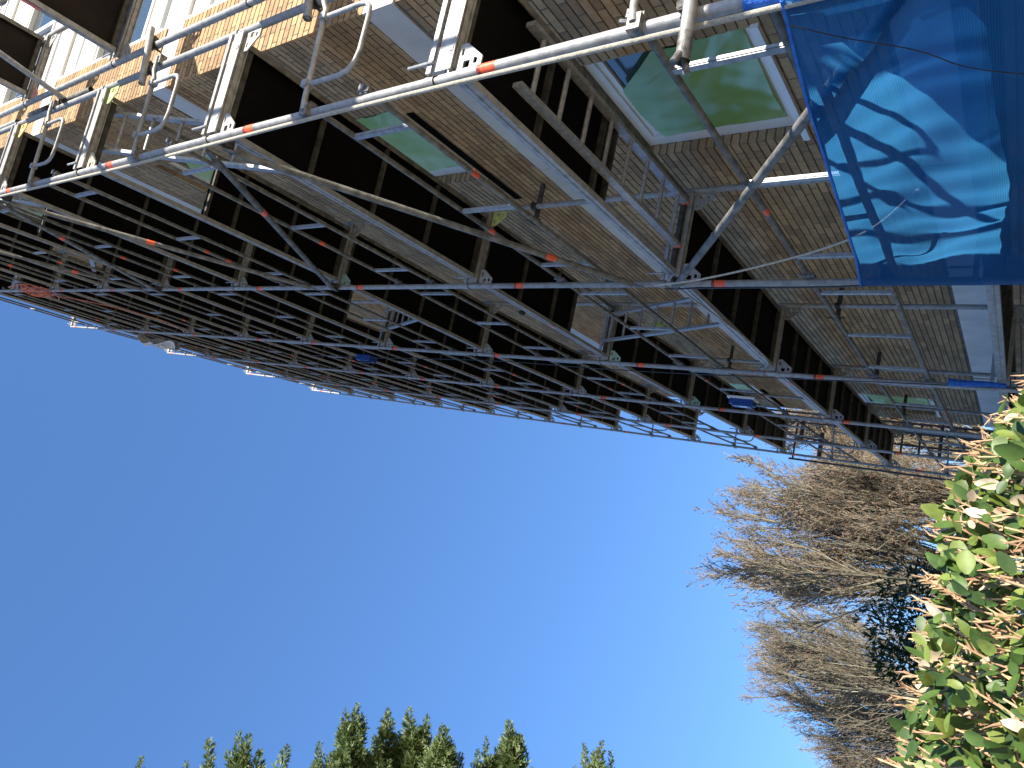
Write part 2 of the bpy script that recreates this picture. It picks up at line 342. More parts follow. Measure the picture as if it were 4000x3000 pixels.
def window(a, b, c, d, film=False, seed=0):
    f = MB(); y = FY - 0.09; t = 0.075
    f.box(a, b, y - 0.07, y, c, c + t); f.box(a, b, y - 0.07, y, d - t, d)
    f.box(a, a + t, y - 0.07, y, c + t, d - t); f.box(b - t * 1.5, b, y - 0.07, y, c + t, d - t)
    # inner sash, slightly proud and stepped
    s_ = 0.045; a2, b2, c2, d2 = a + t, b - t * 1.5, c + t, d - t
    f.box(a2, b2, y - 0.06, y - 0.02, c2, c2 + s_); f.box(a2, b2, y - 0.06, y - 0.02, d2 - s_, d2)
    f.box(a2, a2 + s_, y - 0.06, y - 0.02, c2 + s_, d2 - s_); f.box(b2 - s_, b2, y - 0.06, y - 0.02, c2 + s_, d2 - s_)
    fo = obj('window', f, whitep, bld)
    p = MB(); p.box(a2 + s_, b2 - s_, y - 0.05, y - 0.04, c2 + s_, d2 - s_); obj('pane', p, glass, fo)
    sl = MB(); sl.box(a - 0.02, b + 0.02, y + 0.002, FY + 0.03, c - 0.05, c - 0.005); obj('sill', sl, whitep, fo)
    if film:
        fm = MB(); rr = random.Random(seed); nx, nz = 46, 46
        vs = []; fs = []
        ph = [rr.uniform(0, 6) for _ in range(12)]
        for j in range(nz + 1):
            for i_ in range(nx + 1):
                u = i_ / nx; v = j / nz
                tp = 0.93 + 0.05 * math.sin(u * 5 + ph[0]) - 0.30 * max(0, 0.35 - u) / 0.35
                x = a2 + 0.02 + u * (b2 - a2 - 0.03); z = c2 + 0.015 + v * tp * (d2 - c2 - 0.03)
                wv = 0.012 * math.sin(5 * u + 4 * v + ph[1]) + 0.008 * abs(math.sin(6 * u - 5 * v + ph[2] + 1.2 * math.sin(3 * v + ph[3]))) + 0.0018 * math.sin(26 * u + 9 * v + ph[4] + 2 * math.sin(5 * v)) + 0.0012 * math.sin(34 * v - 12 * u + ph[5])
                vs.append((x, y - 0.005 + 0.012 + wv, z))
        for j in range(nz):
            for i_ in range(nx):
                k = j * (nx + 1) + i_; fs.append((k, k + 1, k + nx + 2, k + nx + 1))
        fm.add(vs, fs); obj('protective_film', fm, film_m if seed < 1 else film_skylit, fo, smooth=True)
for k, (a, b, c, d) in enumerate(wins): window(a, b, c, d, film=True, seed=k)
# open cavity under the first floor window sills; flush black boxes paint its shade
slot_m = noisy('cavity_shade_black', (0.004, 0.004, 0.004), (0.008, 0.008, 0.008), 5, 1.0, spec=0.0)
for xa, xb, n in ((1.40, 2.95, 1), (1.40, 2.95, 2), (11.0, 12.5, 1)):
    cv = MB(); cv.box(xa, xb, FY - 0.08, FY + 0.0035, 3.10 + FL * n - 0.14, 3.10 + FL * n - 0.055); obj('cavity_shade_strip', cv, slot_m, bld)
# sunlit end wall: the tall window strip, floor by floor
YA, YB = -3.75, -1.66
ST = [(0.02, 0.36, 'w'), (0.36, 0.56, 'g'), (0.56, 0.84, 'p'), (0.84, 1.96, 'g'), (1.96, 2.36, 'w'), (2.36, 2.49, 'd'), (2.49, 2.83, 'b'), (2.83, 2.873, 'w')]
for n in range(-1, 6):
    base = 8.03 + FL * (n - 1)
    fr = MB(); pn = MB(); bp_ = MB(); gp = MB(); 
    for z0, z1, k in ST:
        z0 += base; z1 += base
        if k == 'w': fr.box(X0 + 0.03, X0 + 0.2, YA, YB, z0, z1)
        elif k == 'g':
            pn.box(X0 + 0.10, X0 + 0.12, YA, YB - 0.06, z0 + 0.04, z1 - 0.04)
            fr.box(X0 + 0.045, X0 + 0.2, YA, YB, z0, z0 + 0.04); fr.box(X0 + 0.045, X0 + 0.2, YA, YB, z1 - 0.04, z1)
        elif k == 'p': gp.box(X0 + 0.06, X0 + 0.12, YA, YB - 0.06, z0, z1)
        elif k == 'b':
            bp_.box(X0 + 0.06, X0 + 0.12, YA, YB - 0.06, z0 + 0.03, z1)
            fr.box(X0 + 0.045, X0 + 0.2, YA, YB, z0, z0 + 0.03)
        else: pn.box(X0 + 0.16, X0 + 0.17, YA, YB - 0.06, z0, z1)
    for q in (base + 0.98, base + 2.36): pass
    fr.box(X0 + 0.02, X0 + 0.2, YB - 0.055, YB - 0.0005, base + 0.37, base + 2.83)
    fr.box(X0 + 0.05, X0 + 0.14, -2.75, -2.69, base + 0.37, base + 2.83)
    f_ = obj('window', fr, whitep, bld); obj('pane', pn, glass, f_); obj('panel', gp, greyp, f_); obj('panel', bp_, beige, f_)

# ------------------------------------------------------------------ scaffold frame (prototype, foot at origin, inner tube at y=-0.755)
WID = 0.755
def make_frame():
    r = thing('scaffold_upright_set', 'x', 'scaffold frame', group='scaffold frames')
    for nm, y in (('outer_standard', 0), ('inner_standard', -WID)):
        t = MB(); t.tube([(0, y, 0.0), (0, y, 1.97)], 0.02415, 14); t.tube([(0, y, 0.0), (0, y, 0.055)], 0.0275, 14)
        t.tube([(0, y, 1.97), (0, y, 1.998)], 0.0195, 12)
        obj(nm, t, galv, r, smooth=True)
    t = MB()
    y0, y1 = -0.027, -WID + 0.027
    t.box(-0.026, 0.026, y1, y0, 1.905, 1.911); t.box(-0.032, -0.0262, y1, y0, 1.892, 1.988); t.box(0.0262, 0.032, y1, y0, 1.892, 1.988)
    t.box(-0.012, 0.012, y1 + 0.02, y0 - 0.02, 1.896, 1.9048)
    # slots with hooks
    for yy in (-0.13, -0.62): t.box(-0.036, -0.0322, yy - 0.012, yy + 0.012, 1.90, 1.925)
    obj('transom', t, galv, r)
    b = MB(); b.bar((-0.034, -0.02, 2.022), (-0.034, y1, 2.022), 0.014, 0.030)
    b.tube([(-0.045, -0.07, 2.0), (-0.045, -0.07, 2.16)], 0.008, 8)
    obj('deck_lock', b, alu, r)
    for sgn, y in ((-1, -0.024), (1, -WID + 0.024)):
        o_ = [(0, 1.885), (0.135, 1.885), (0.135, 1.84), (0.05, 1.735), (0.0, 1.735)]
        h1 = [(0.075, 1.868), (0.11, 1.868), (0.11, 1.852), (0.075, 1.852)]
        h2 = [(0.008, 1.845), (0.045, 1.845), (0.045, 1.805), (0.008, 1.805)]
        h3 = [(0.02, 1.785), (0.055, 1.785), (0.045, 1.762), (0.02, 1.762)]
        f = lambda lp: [(y + sgn * u, v) for u, v in lp]
        p = MB(); p.plate(f(o_), [f(h1), f(h2), f(h3)], 'x', -0.004, 0.004); obj('gusset_plate', p, galv, r)
    t = MB(); t.tube([(0, 0, 1.36), (0, 0, 1.44)], 0.0252, 14); 
    tp_ = obj('tape_ring', t, tape, r, smooth=True)
    t = MB(); t.tube([(0, 0, 1.441), (0, 0, 1.463)], 0.02515, 14); obj('printed_edge', t, tape_dark, tp_, smooth=True)
    for z in (0.50, 0.97):
        c = MB(); c.box(-0.02, 0.02, -0.066, -0.0225, z - 0.03, z + 0.03); c.box(-0.026, 0.026, -0.055, -0.030, z - 0.042, z + 0.012)
        c.tube([(0.0, -0.045, z + 0.02), (0.0, -0.06, z + 0.075)], 0.008, 6); c.box(-0.034, -0.0265, -0.075, -0.04, z - 0.01, z + 0.03)
        obj('rail_wedge', c, castz, r)
    return r
frame0 = make_frame(); used = False
frames = {}
pale = noisy('pale_cream_paint', (0.42, 0.38, 0.26), (0.55, 0.5, 0.36), 20, 0.6)
colour_plate = {(0, 2, 1): limeg, (0, 2, 0): pale, (0, 3, 1): ochre, (1, 1, 1): limeg, (1, 2, 0): mint, (2, 1, 0): mint, (3, 1, 0): mint, (5, 1, 0): ochre}
for k in range(6):
    for m in range(-1, 10):
        if k == 0 and m > 6: continue
        lab = 'galvanised scaffold frame in the %s row of uprights, under the %s deck level' % (ROW[k], ORD[m + 2] if m < 9 else 'top')
        if m == 9: lab = 'open galvanised frame standing above the highest deck in the %s row of uprights' % ROW[k]
        if m == -1 and k in (): pass
        loc = (XS[k], YS[k], Z(m) - 2.0)
        if not used: frame0.location = loc; frame0['label'] = lab; o = frame0; used = True; frames[(k, m)] = o
        else: o = dup(frame0, loc, lab); frames[(k, m)] = o
for (k, m, side), mt in colour_plate.items():
    for ch in frames[(k, m)].children:
        if ch.name.startswith('gusset_plate') and (ch.data.vertices[0].co.y < -0.4) == bool(side):
            ch.data = ch.data.copy(); ch.data.materials[0] = mt
            ch['label'] = 'gusset plate painted ' + {'ochre_paint': 'ochre yellow', 'lime_paint': 'lime green', 'mint_paint': 'pale mint green', 'pale_cream_paint': 'pale cream'}[mt.name]
            break
rr = random.Random(11)
for (k, m), fr in frames.items():
    for ch in fr.children:
        if ch.name.startswith('tape_ring'): ch.location.z += rr.uniform(-0.07, 0.30); ch.rotation_euler.z = rr.uniform(0, 6)

# second run of scaffolding left of the corner, running towards the viewer
B0 = (0.0, -0.982)
framesB = {}
for i_, x in enumerate((0.0, -2.57)):
    for m in range(1, 6):
        lab = 'scaffold frame of the separate run before the sunlit end wall, %s end, %s level' % (('inner', 'outer')[i_], ORD[m + 2])
        o = dup(frame0, (x + B0[0], B0[1], Z(m) - 2.0), lab, skip=('rail_wedge', 'tape_ring')); framesB[(i_, m)] = o
for ch in framesB[(0, 3)].children:
    if ch.name.startswith('gusset_plate'):
        ch.data = ch.data.copy(); ch.data.materials[0] = pink; ch['label'] = 'gusset plate with worn red paint'; break
# base uprights under the second run so that it stands on the ground
for i_, x in enumerate((0.0, -2.57)):
    for m in (-1, 0):
        framesB[(i_, m)] = dup(frame0, (x, B0[1], Z(m) - 2.0), 'scaffold frame of the separate run before the end wall, %s end, %s level' % (('inner', 'outer')[i_], ORD[m + 2]), skip=('rail_wedge', 'tape_ring'))

# ------------------------------------------------------------------ decks
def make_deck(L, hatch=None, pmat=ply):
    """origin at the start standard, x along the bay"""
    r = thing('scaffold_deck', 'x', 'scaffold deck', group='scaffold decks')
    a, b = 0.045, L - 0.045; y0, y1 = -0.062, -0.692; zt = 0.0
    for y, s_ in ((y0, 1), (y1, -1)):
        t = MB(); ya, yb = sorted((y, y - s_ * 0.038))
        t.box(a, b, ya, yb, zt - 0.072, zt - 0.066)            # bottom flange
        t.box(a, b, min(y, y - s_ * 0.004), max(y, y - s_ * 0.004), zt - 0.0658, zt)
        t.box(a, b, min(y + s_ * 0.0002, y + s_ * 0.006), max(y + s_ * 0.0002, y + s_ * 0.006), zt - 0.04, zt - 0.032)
        obj('side_rail', t, galv if s_ == 1 else galv_dull, r)  # sky-lit outer rail coloured lighter, shaded inner rail darker
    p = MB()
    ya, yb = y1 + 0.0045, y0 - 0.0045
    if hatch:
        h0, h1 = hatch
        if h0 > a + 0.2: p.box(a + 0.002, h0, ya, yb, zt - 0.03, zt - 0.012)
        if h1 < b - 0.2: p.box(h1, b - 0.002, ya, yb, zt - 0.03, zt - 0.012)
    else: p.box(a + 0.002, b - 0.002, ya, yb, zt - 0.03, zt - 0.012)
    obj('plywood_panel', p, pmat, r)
    xs_ = [a + 0.02, b - 0.02] + ([hatch[0] - 0.025] if hatch and hatch[0] > a + .2 else []) + ([hatch[1] + 0.025] if hatch and hatch[1] < b - .2 else [])
    for x in (L * 0.27, L * 0.5, L * 0.73):
        if hatch and hatch[0] - 0.1 < x < hatch[1] + 0.1: continue
        xs_.append(x)
    for x in xs_:
        c = MB(); w_ = 0.02 if x in xs_[:2] else 0.014
        c.box(x - w_, x + w_, y1 + 0.039, y0 - 0.039, zt - 0.064, zt - 0.0305); obj('cross_bar', c, bar_m, r)
    for x in (a - 0.02, b + 0.02):
        c = MB()
        for y in (y0 - 0.05, (y0 + y1) / 2, y1 + 0.05): c.box(x - 0.025, x + 0.025, y - 0.02, y + 0.02, zt - 0.028, zt - 0.004)
        obj('hook', c, iron, r)
    return r
HATCH = {(0, 0): (1.50, 2.56), (1, 1): (1.72, 2.52), (0, 2): (0.12, 1.02), (1, 3): (1.78, 2.52), (0, 4): (0.12, 1.0), (0, 5): (1.84, 2.54)}
protos = {}
rd = random.Random(5)
for k in range(5):
    L = XS[k + 1] - XS[k]; ang = math.atan2(YS[k + 1] - YS[k], L)
    for m in range(-1, 9):
        if k == 0 and m > 6: continue
        h = HATCH.get((k, m)); key = (k, h)
        lab = 'black-bottomed scaffold deck in the %s bay of the long run, %s deck level' % (BAY[k], ORD[m + 2])
        if h: lab = 'scaffold deck with open access hatch in the %s bay, %s deck level' % (BAY[k], ORD[m + 2])
        if key not in protos:
            o = make_deck(L, h); protos[key] = o; o['label'] = lab
        else: o = dup(protos[key], (0, 0, 0), lab)
        o.location = (XS[k], YS[k], Z(m) - 0.012); o.rotation_euler.z = ang
        if rd.random() < 0.45:
            x = rd.uniform(0.25, 0.8) * L; t = MB(); t.box(x, x + 0.13, -0.0555, -0.0540, -0.060, -0.044); t.box(x, x + 0.13, -0.0610, -0.0595, -0.031, -0.004)
            obj('tape_label', t, pink, o)
pB = None
for m in range(1, 6):
    lab = 'brown-bottomed scaffold deck before the sunlit end wall, %s deck level' % ORD[m + 2]
    if pB is None: pB = make_deck(2.57, None, ply_b); o = pB; o['label'] = lab
    else: o = dup(pB, (0, 0, 0), lab)
    o.location = (-2.57, B0[1], Z(m) - 0.012)
    if m == 2:
        t = MB(); t.box(1.55, 1.98, -0.0555, -0.0540, -0.060, -0.044); t.box(1.55, 1.98, -0.0610, -0.0595, -0.031, -0.004); obj('tape_label', t, tape, o)

# ------------------------------------------------------------------ double guard rails
def make_rail(L):
    r = thing('guard_rail', 'x', 'guard rail', group='double guard rails')
    for z in (0.0, 0.47):
        t = MB(); t.tube([(0.075, 0, z), (L - 0.075, 0, z)], 0.0170, 12)
        for x, s_ in ((0.075, -1), (L - 0.075, 1)):
            t.box(min(x, x + s_ * 0.06), max(x, x + s_ * 0.06), -0.004, 0.004, z - 0.022, z + 0.022)
        obj('rail', t, galv_dull, r, smooth=True)
    for x in (0.33, L * 0.5, L - 0.33):
        t = MB(); t.box(x - 0.016, x + 0.016, -0.010, 0.014, 0.010, 0.46); t.box(x - 0.020, x - 0.0162, -0.004, 0.008, 0.012, 0.458); obj('spacer', t, alu, r)
    return r
rp = {}
rt = random.Random(21)
for k in range(5):
    L = XS[k + 1] - XS[k]; ang = math.atan2(YS[k + 1] - YS[k], L)
    for m in range(-2, 9):
        if k == 0 and m > 6: continue
        lab = 'pair of guard rails in the %s bay, above the %s deck level' % (BAY[k], ORD[m + 2]) if m > -2 else 'pair of low guard rails in the %s bay, just above the ground' % BAY[k]
        if k not in rp: o = make_rail(L); rp[k] = o; o['label'] = lab
        else: o = dup(rp[k], (0, 0, 0), lab)
        o.location = (XS[k], YS[k] - 0.052, Z(m) + 0.50); o.rotation_euler.z = ang
        if rt.random() < 0.26:
            x = rt.choice((0.75, 0.3, 0.62)) * L + rt.uniform(-0.1, 0.1); z = rt.choice((0, 0.47))
            t = MB(); t.tube([(x, 0, z), (x + 0.06, 0, z)], 0.0180, 12); obj('tape_ring', t, tape, o, smooth=True)

# ------------------------------------------------------------------ couplers and tubes
def coupler(mb, c, ax, ax2, r=0.026):
    """half coupler pair around crossing tubes; ax = axis of tube 1, ax2 = axis of tube 2"""
    c = Vector(c); a = Vector(ax).normalized(); b = Vector(ax2).normalized()
    mb.tube([c - a * 0.027, c + a * 0.027], r + 0.006, 12)
    n = a.cross(b).normalized() if a.cross(b).length > 0.1 else Vector((0, 0, 1))
    mb.tube([c + n * (r + 0.0) - b * 0.05, c + n * (r + 0.0) + b * 0.065], 0.009, 6)
    mb.tube([c + b * (r + 0.012) - n * 0.035, c + b * (r + 0.012) + n * 0.055], 0.008, 6)
    mb.tube([c + b * (r + 0.012) + n * 0.035, c + b * (r + 0.012) + n * 0.052], 0.015, 6)
    mb.bar(c - b * (r + 0.006) - n * 0.02, c - b * (r + 0.03) + n * 0.03, 0.03, 0.02)

def brace(p, q, label, tz=0.3):
    p = Vector(p); q = Vector(q); o = thing('diagonal_brace', label, 'diagonal brace', p, 'diagonal braces of the nearest bay')
    d = q - p; t = MB(); u = d.normalized()
    t.tube([u * 0.09, d - u * 0.09], 0.0235, 12); t.bar(u * 0.0, u * 0.10, 0.01, 0.05); t.bar(d - u * 0.10, d, 0.01, 0.05)
    obj('tube', t, galv_dull, o, smooth=True)
    t = MB(); t.tube([d * tz, d * tz + u * 0.08], 0.0248, 12); obj('tape_ring', t, tape, o, smooth=True)
    t = MB(); coupler(t, d - u * 0.02 + Vector((0, -0.045, 0)), (0, 0, 1), (1, 0, 0)); obj('coupler', t, iron, o, smooth=True)
a0 = (0.04, 0.052, 0); b0_ = (2.62, 0.058, 0)
for i_, (s_, zA, zB) in enumerate(((0, 2, 4), (1, 4, 6), (0, 6, 8), (1, 8, 10), (0, 10, 12), (1, 12, 14))):
    if s_ == 0: brace((0.05, 0.050, zA + 0.07), (2.61, 0.060, zB - 0.10), 'diagonal brace climbing from the nearest corner row, %s level gap' % ORD[i_ + 2], (0.17, 0.16, 0.3, 0.4, 0.3, 0.3)[i_])
    else: brace((2.60, 0.060, zA + 0.16), (0.05, 0.050, zB - 0.10), 'diagonal brace climbing back from the second row, %s level gap' % ORD[i_ + 2], (0.2, 0.24, 0.3, 0.55, 0.3, 0.3)[i_])

def end_guard(x, y, m, label):
    o = thing('end_guard_rail', label, 'guard rail', (x, y, Z(m)), 'looped end guard rails')
    t = MB(); z1, z2 = 0.985, 0.585
    t.tube([(0, 0.0, z1 - 0.03), (0, -0.06, z1 - 0.02), (0, -0.62, z1 + 0.01), (0, -0.68, z1 + 0.05), (0, -0.80, z1 + 0.055)], 0.0160, 12)
    obj('top_rail', t, galv, o, smooth=True)
    l_ = MB(); pts = [(0, -0.155, z1 - 0.01), (0, -0.155, z2 + 0.13), (0, -0.17, z2 + 0.06), (0, -0.21, z2 + 0.018), (0, -0.27, z2), (0, -0.47, z2), (0, -0.53, z2 + 0.012), (0, -0.56, z2 + 0.045), (0, -0.57, z2 + 0.10), (0, -0.57, z1)]
    l_.tube(pts, 0.0138, 12); obj('loop', l_, galv, o, smooth=True)
    c = MB(); c.box(-0.005, 0.045, -0.035, 0.03, z1 - 0.06, z1 - 0.005); obj('clamp', c, castz, o); c = MB(); c.box(0.0, 0.05, -0.82, -0.75, z1 + 0.02, z1 + 0.08); obj('clamp', c, castz, o)
    for y_ in (-0.155, -0.57):
        c = MB(); c.box(-0.024, 0.024, y_ - 0.02, y_ + 0.02, z1 - 0.026, z1 + 0.02); obj('joint', c, galv, o)
for m in range(-1, 5): end_guard(-0.045, 0.0, m, 'looped end rail across the nearest corner row, above the %s deck level' % ORD[m + 2])
for m in range(-1, 9): end_guard(XS[5] + 0.045, YS[5], m, 'looped end rail across the far end row, above the %s deck level' % ORD[m + 2])

# connecting tubes between the two runs
def tie(p, q, label, name='connecting_tube', couplers=(), r=0.02415, grp=None, mat=galv):
    p = Vector(p); q = Vector(q); o = thing(name, label, 'scaffold tube', p, grp)
    t = MB(); d = q - p; t.tube([(0, 0, 0), d], r, 14, caps=False); t.tube([d, (0, 0, 0)], r - 0.004, 14, caps=False)
    t.tube([d * 0.02, d * 0.021], r - 0.004, 14); t.tube([d * 0.979, d * 0.98], r - 0.004, 14)
    obj('tube', t, mat, o, smooth=True)
    for c, a in couplers:
        cm = MB(); coupler(cm, Vector(c) - p, a, d); obj('coupler', cm, iron, o, smooth=True)
    return o
tie((-0.052, -1.10, 7.30), (-0.052, -0.60, 7.17), 'short connecting tube bridging the two runs of scaffolding', couplers=(((0.0, -0.985, 7.27), (0, 0, 1)), ((0.0, -0.755, 7.21), (0, 0, 1))))
tie((-0.052, -1.15, 5.30), (-0.052, -0.60, 5.15), 'lower connecting tube at the top edge, joining the two runs near the white band', couplers=(((0.0, -0.985, 5.25), (0, 0, 1)), ((0.0, -0.755, 5.19), (0, 0, 1))))
tie((0.05, -0.83, 8.93), (-2.45, -0.83, 7.78), 'long sloping tube clamped to the inner upright beside the brown decks', couplers=(((0.0, -0.79, 8.93), (0, 0, 1)),))
tie((0.02, -0.845, 9.85), (0.02, -0.840, 8.40), 'brownish prop tube standing along the inner upright', couplers=(((0.0, -0.80, 9.3), (0, 0, 1)), ((0.0, -0.80, 8.9), (0, 0, 1))), mat=galv_dull)
tie((0.03, -0.845, 12.05), (0.03, -0.840, 10.2), 'upper brownish prop tube along the inner upright at the photo edge', couplers=(((0.0, -0.80, 10.8), (0, 0, 1)),))
# tie tube with cloth-wrapped end crossing the near upright
tb = tie((-0.050, -0.95, 2.78), (-0.050, 0.20, 2.72), 'dirty tie tube with taped open end, clamped across the nearest upright', couplers=(((-0.0, -0.045, 2.77), (0, 0, 1)),))
c = MB(); c.tube([(0, 1.06, -0.055), (0.0, 1.17, -0.06)], 0.0265, 12, caps=False); c.tube([(0.012, 1.15, -0.06), (0.03, 1.20, -0.07)], 0.014, 8); c.tube([(-0.02, 1.15, -0.055), (-0.045, 1.20, -0.05)], 0.014, 8); obj('tape_wrap', c, castz, tb, smooth=True)
# wall ties along the inner uprights
for n_, (k, z) in enumerate(((1, 5.42), (2, 3.38), (3, 5.4), (3, 3.42), (4, 3.42), (1, 9.4), (2, 9.4), (3, 9.4), (2, 7.4), (4, 7.4))):
    x = XS[k]; y = YS[k] - WID
    o = thing('wall_tie', 'dark wall tie tube clamped to the inner upright of the %s row, %s level gap' % (ROW[k], ORD[int((z - 0) // 2) + 1]), 'wall tie', (x + 0.05, y, z), 'wall ties of the scaffold')
    t = MB(); t.tube([(0, 0.14, 0), (0, -0.235, 0)], 0.02415, 12); obj('tube', t, iron, o, smooth=True)
    t = MB(); coupler(t, (-0.05, 0, 0), (0, 0, 1), (1, 0, 0)); t.box(-0.03, 0.03, 0.10, 0.15, -0.03, 0.03); t.tube([(-0.03, 0.12, -0.08), (-0.03, 0.12, 0.09)], 0.006, 6); obj('coupler', t, iron, o, smooth=True)

# ------------------------------------------------------------------ ladders
def ladder(top, foot, label, y1, y2, n=7, group='aluminium access ladders', caps=True):
    top = Vector(top); foot = Vector(foot); o = thing('ladder', label, 'ladder', top, group); d = foot - top
    for y in (y1, y2):
        t = MB(); t.bar((0, y, 0), (d.x, y, d.z), 0.025, 0.058, up=(1, 0, 0) if abs(d.z) > abs(d.x) else (0, 0, 1)); obj('side_rail', t, alu, o)
    L = d.length
    for i_ in range(n):
        f_ = (i_ + 0.5) / n; t = MB(); t.tube([(d.x * f_, y1, d.z * f_), (d.x * f_, y2, d.z * f_)], 0.015, 8); obj('rung', t, alu, o, smooth=True)
    if caps:
        t = MB()
        u = d.normalized()
        for y in (y1, y2):
            a = -u * 0.012; t.bar((a.x, y, a.z), (u.x * 0.002, y, u.z * 0.002), 0.030, 0.064, up=(1, 0, 0) if abs(d.z) > abs(d.x) else (0, 0, 1))
        obj('end_cap', t, tape, o)
ladder((2.50, 0.009, 3.885), (0.42, 0.009, 3.885), 'ladder folded flat beneath the nearest bay deck of the second level', -0.24, -0.585, 8)
ladder((5.20, 0.03, 6.0), (4.27, 0.03, 4.0), 'aluminium ladder leaning from the hatch of the second bay, down to second deck', -0.24, -0.57, 8)
ladder((0.10, 0.0, 8.0), (1.03, 0.0, 6.0), 'aluminium ladder leaning from the nearest corner hatch of the fourth deck', -0.26, -0.59, 8)
ladder((5.20, 0.03, 10.0), (4.27, 0.03, 8.0), 'ladder in the second bay, hanging from the fifth deck hatch', -0.24, -0.57, 8)
ladder((0.10, 0.0, 12.0), (1.03, 0.0, 10.0), 'ladder in the nearest bay hanging from the sixth deck, at the left edge', -0.26, -0.59, 8)
ladder((2.50, 0.0, 14.0), (1.60, 0.0, 12.0), 'ladder in the nearest bay under the seventh deck hatch', -0.26, -0.59, 8)

# ------------------------------------------------------------------ rope, cables
def strand(name, pts, r, mat, label, cat, sub=1, n=8):
    P = [Vector(p) for p in pts]; Q = []
    for i_ in range(len(P) - 1):
        a = P[max(i_ - 1, 0)]; b = P[i_]; c = P[i_ + 1]; d = P[min(i_ + 2, len(P) - 1)]
        for s_ in range(sub):
            t = s_ / sub
            Q.append(0.5 * ((2 * b) + (c - a) * t + (2 * a - 5 * b + 4 * c - d) * t * t + (3 * b - a - 3 * c + d) * t ** 3))
    Q.append(P[-1]); m_ = MB(); m_.tube(Q, r, n)
    return tag(obj(name, m_, mat, smooth=True), label, cat)
rz = [(0.012 + 0.012 * math.sin(z * 1.1), 0.048 + 0.006 * math.sin(z * 0.7), z) for z in [0.6 + 0.5 * i for i in range(31)]]
strand('rope', [(x - 0.02, y, z) for x, y, z in rz], 0.011, rope_m, 'pale hoist rope hanging along the nearest corner upright', 'rope', 2, 10)
strand('cable', [(6.25, 0.06, 13.1), (5.9, 0.09, 11.0), (5.46, 0.08, 8.0), (5.45, 0.08, 5.9), (5.30, 0.08, 4.1), (5.12, 0.08, 2.6), (5.0, 0.08, 1.2)], 0.0055, blackc, 'thin black cable hanging down outside the third row of uprights', 'cable', 6, 6)
strand('cable', [(2.72, 0.03, 3.9), (3.05, 0.0, 3.93), (3.9, 0.0, 3.86), (4.75, 0.0, 3.86), (5.12, 0.0, 3.95), (5.22, 0.0, 4.02), (5.3, -0.02, 4.1)], 0.009, galv, 'grey cable looping along the second deck edge, from second to third row', 'cable', 6, 8)
strand('cable', [(2.63, 0.062, 3.98), (2.60, 0.065, 3.5), (2.62, 0.06, 3.0), (2.62, 0.05, 2.6)], 0.006, blackc, 'thin black cable beside the second upright over the net', 'cable', 4, 6)
strand('cord', [(2.45, 0.10, 3.98), (2.35, 0.10, 3.62), (2.25, 0.06, 3.2), (2.12, 0.0, 2.75), (1.9, -0.02, 2.45), (1.5, -0.02, 2.2)], 0.007, rope_m, 'pale cord wound on the lowest diagonal brace, disappearing into the blue net', 'cord', 5, 8)
strand('cable', [(2.9, 0.02, 16.44), (3.45, 0.02, 15.6), (4.28, 0.02, 15.2), (4.9, 0.02, 15.6), (5.3, 0.0, 16.2)], 0.008, orangec, 'orange cable sagging between the second and third rows', 'cable', 6, 6)
# orange coil tied to the second row
cl = MB(); rc = random.Random(4)
for j in range(9):
    pts = []; cx = 2.55 + rc.uniform(-.08, .08); cz = 16.4 + rc.uniform(-.1, .1); ra = rc.uniform(0.15, 0.3); ph = rc.uniform(0, 6)
    for i_ in range(19):
        a = i_ / 18 * 6.6; pts.append((cx + ra * math.cos(a + ph), 0.06 + 0.05 * math.sin(a * 2 + ph), cz + ra * 1.5 * math.sin(a + ph) + rc.uniform(-.02, .02)))
    cl.tube(pts, 0.007, 5)
tag(obj('cable_coil', cl, orangec, smooth=True), 'tangled orange cable coil hung on the second upright, near the left edge', 'cable')
# white cloth
cb_ = MB(); vs = []; fs = []; N = 14
for i_ in range(N + 1):
    for j in range(N + 1):
        u = i_ / N; v = j / N
        vs.append((6.0 + 0.75 * u + 0.1 * math.sin(7 * v), 0.05 + 0.09 * math.sin(9 * u + 5 * v) + 0.05 * math.sin(17 * v), 19.0 + 1.0 * v + 0.14 * math.sin(8 * u) * (1 - v)))
for i_ in range(N):
    for j in range(N):
        k = i_ * (N + 1) + j; fs.append((k, k + 1, k + N + 2, k + N + 1))
cb_.add(vs, fs); tag(obj('cloth', cb_, cloth, smooth=True), 'whitish crumpled cloth hung high on the outside rails', 'cloth')
# blue work light and blue socket box
o = thing('work_light', 'blue work lamp with pale diffuser, hung on the rails of the third bay', 'lamp', (6.97, 0.02, 4.93))
t = MB(); t.box(-0.09, 0.09, 0.0, 0.07, -0.30, 0.0); t.box(-0.07, 0.07, 0.0702, 0.09, -0.27, -0.03); obj('housing', t, bluep, o)
t = MB(); t.box(-0.11, 0.11, -0.03, -0.0005, -0.33, 0.03); obj('diffuser', t, whitep, o)
t = MB(); t.box(-0.04, 0.02, 0.0904, 0.0914, -0.22, -0.12); obj('sticker', t, whitep, o)
o = thing('socket_box', 'blue power socket box hung at the rails of the third bay, up high', 'socket box', (6.12, 0.03, 11.45))
t = MB(); t.box(-0.09, 0.09, -0.02, 0.08, -0.36, 0.0); obj('housing', t, bluep, o)
t = MB()
for z in (-0.08, -0.18, -0.28): t.tube([(0.0, 0.08, z), (0.0, 0.105, z)], 0.036, 12)
obj('socket', t, blackc, o, smooth=True)

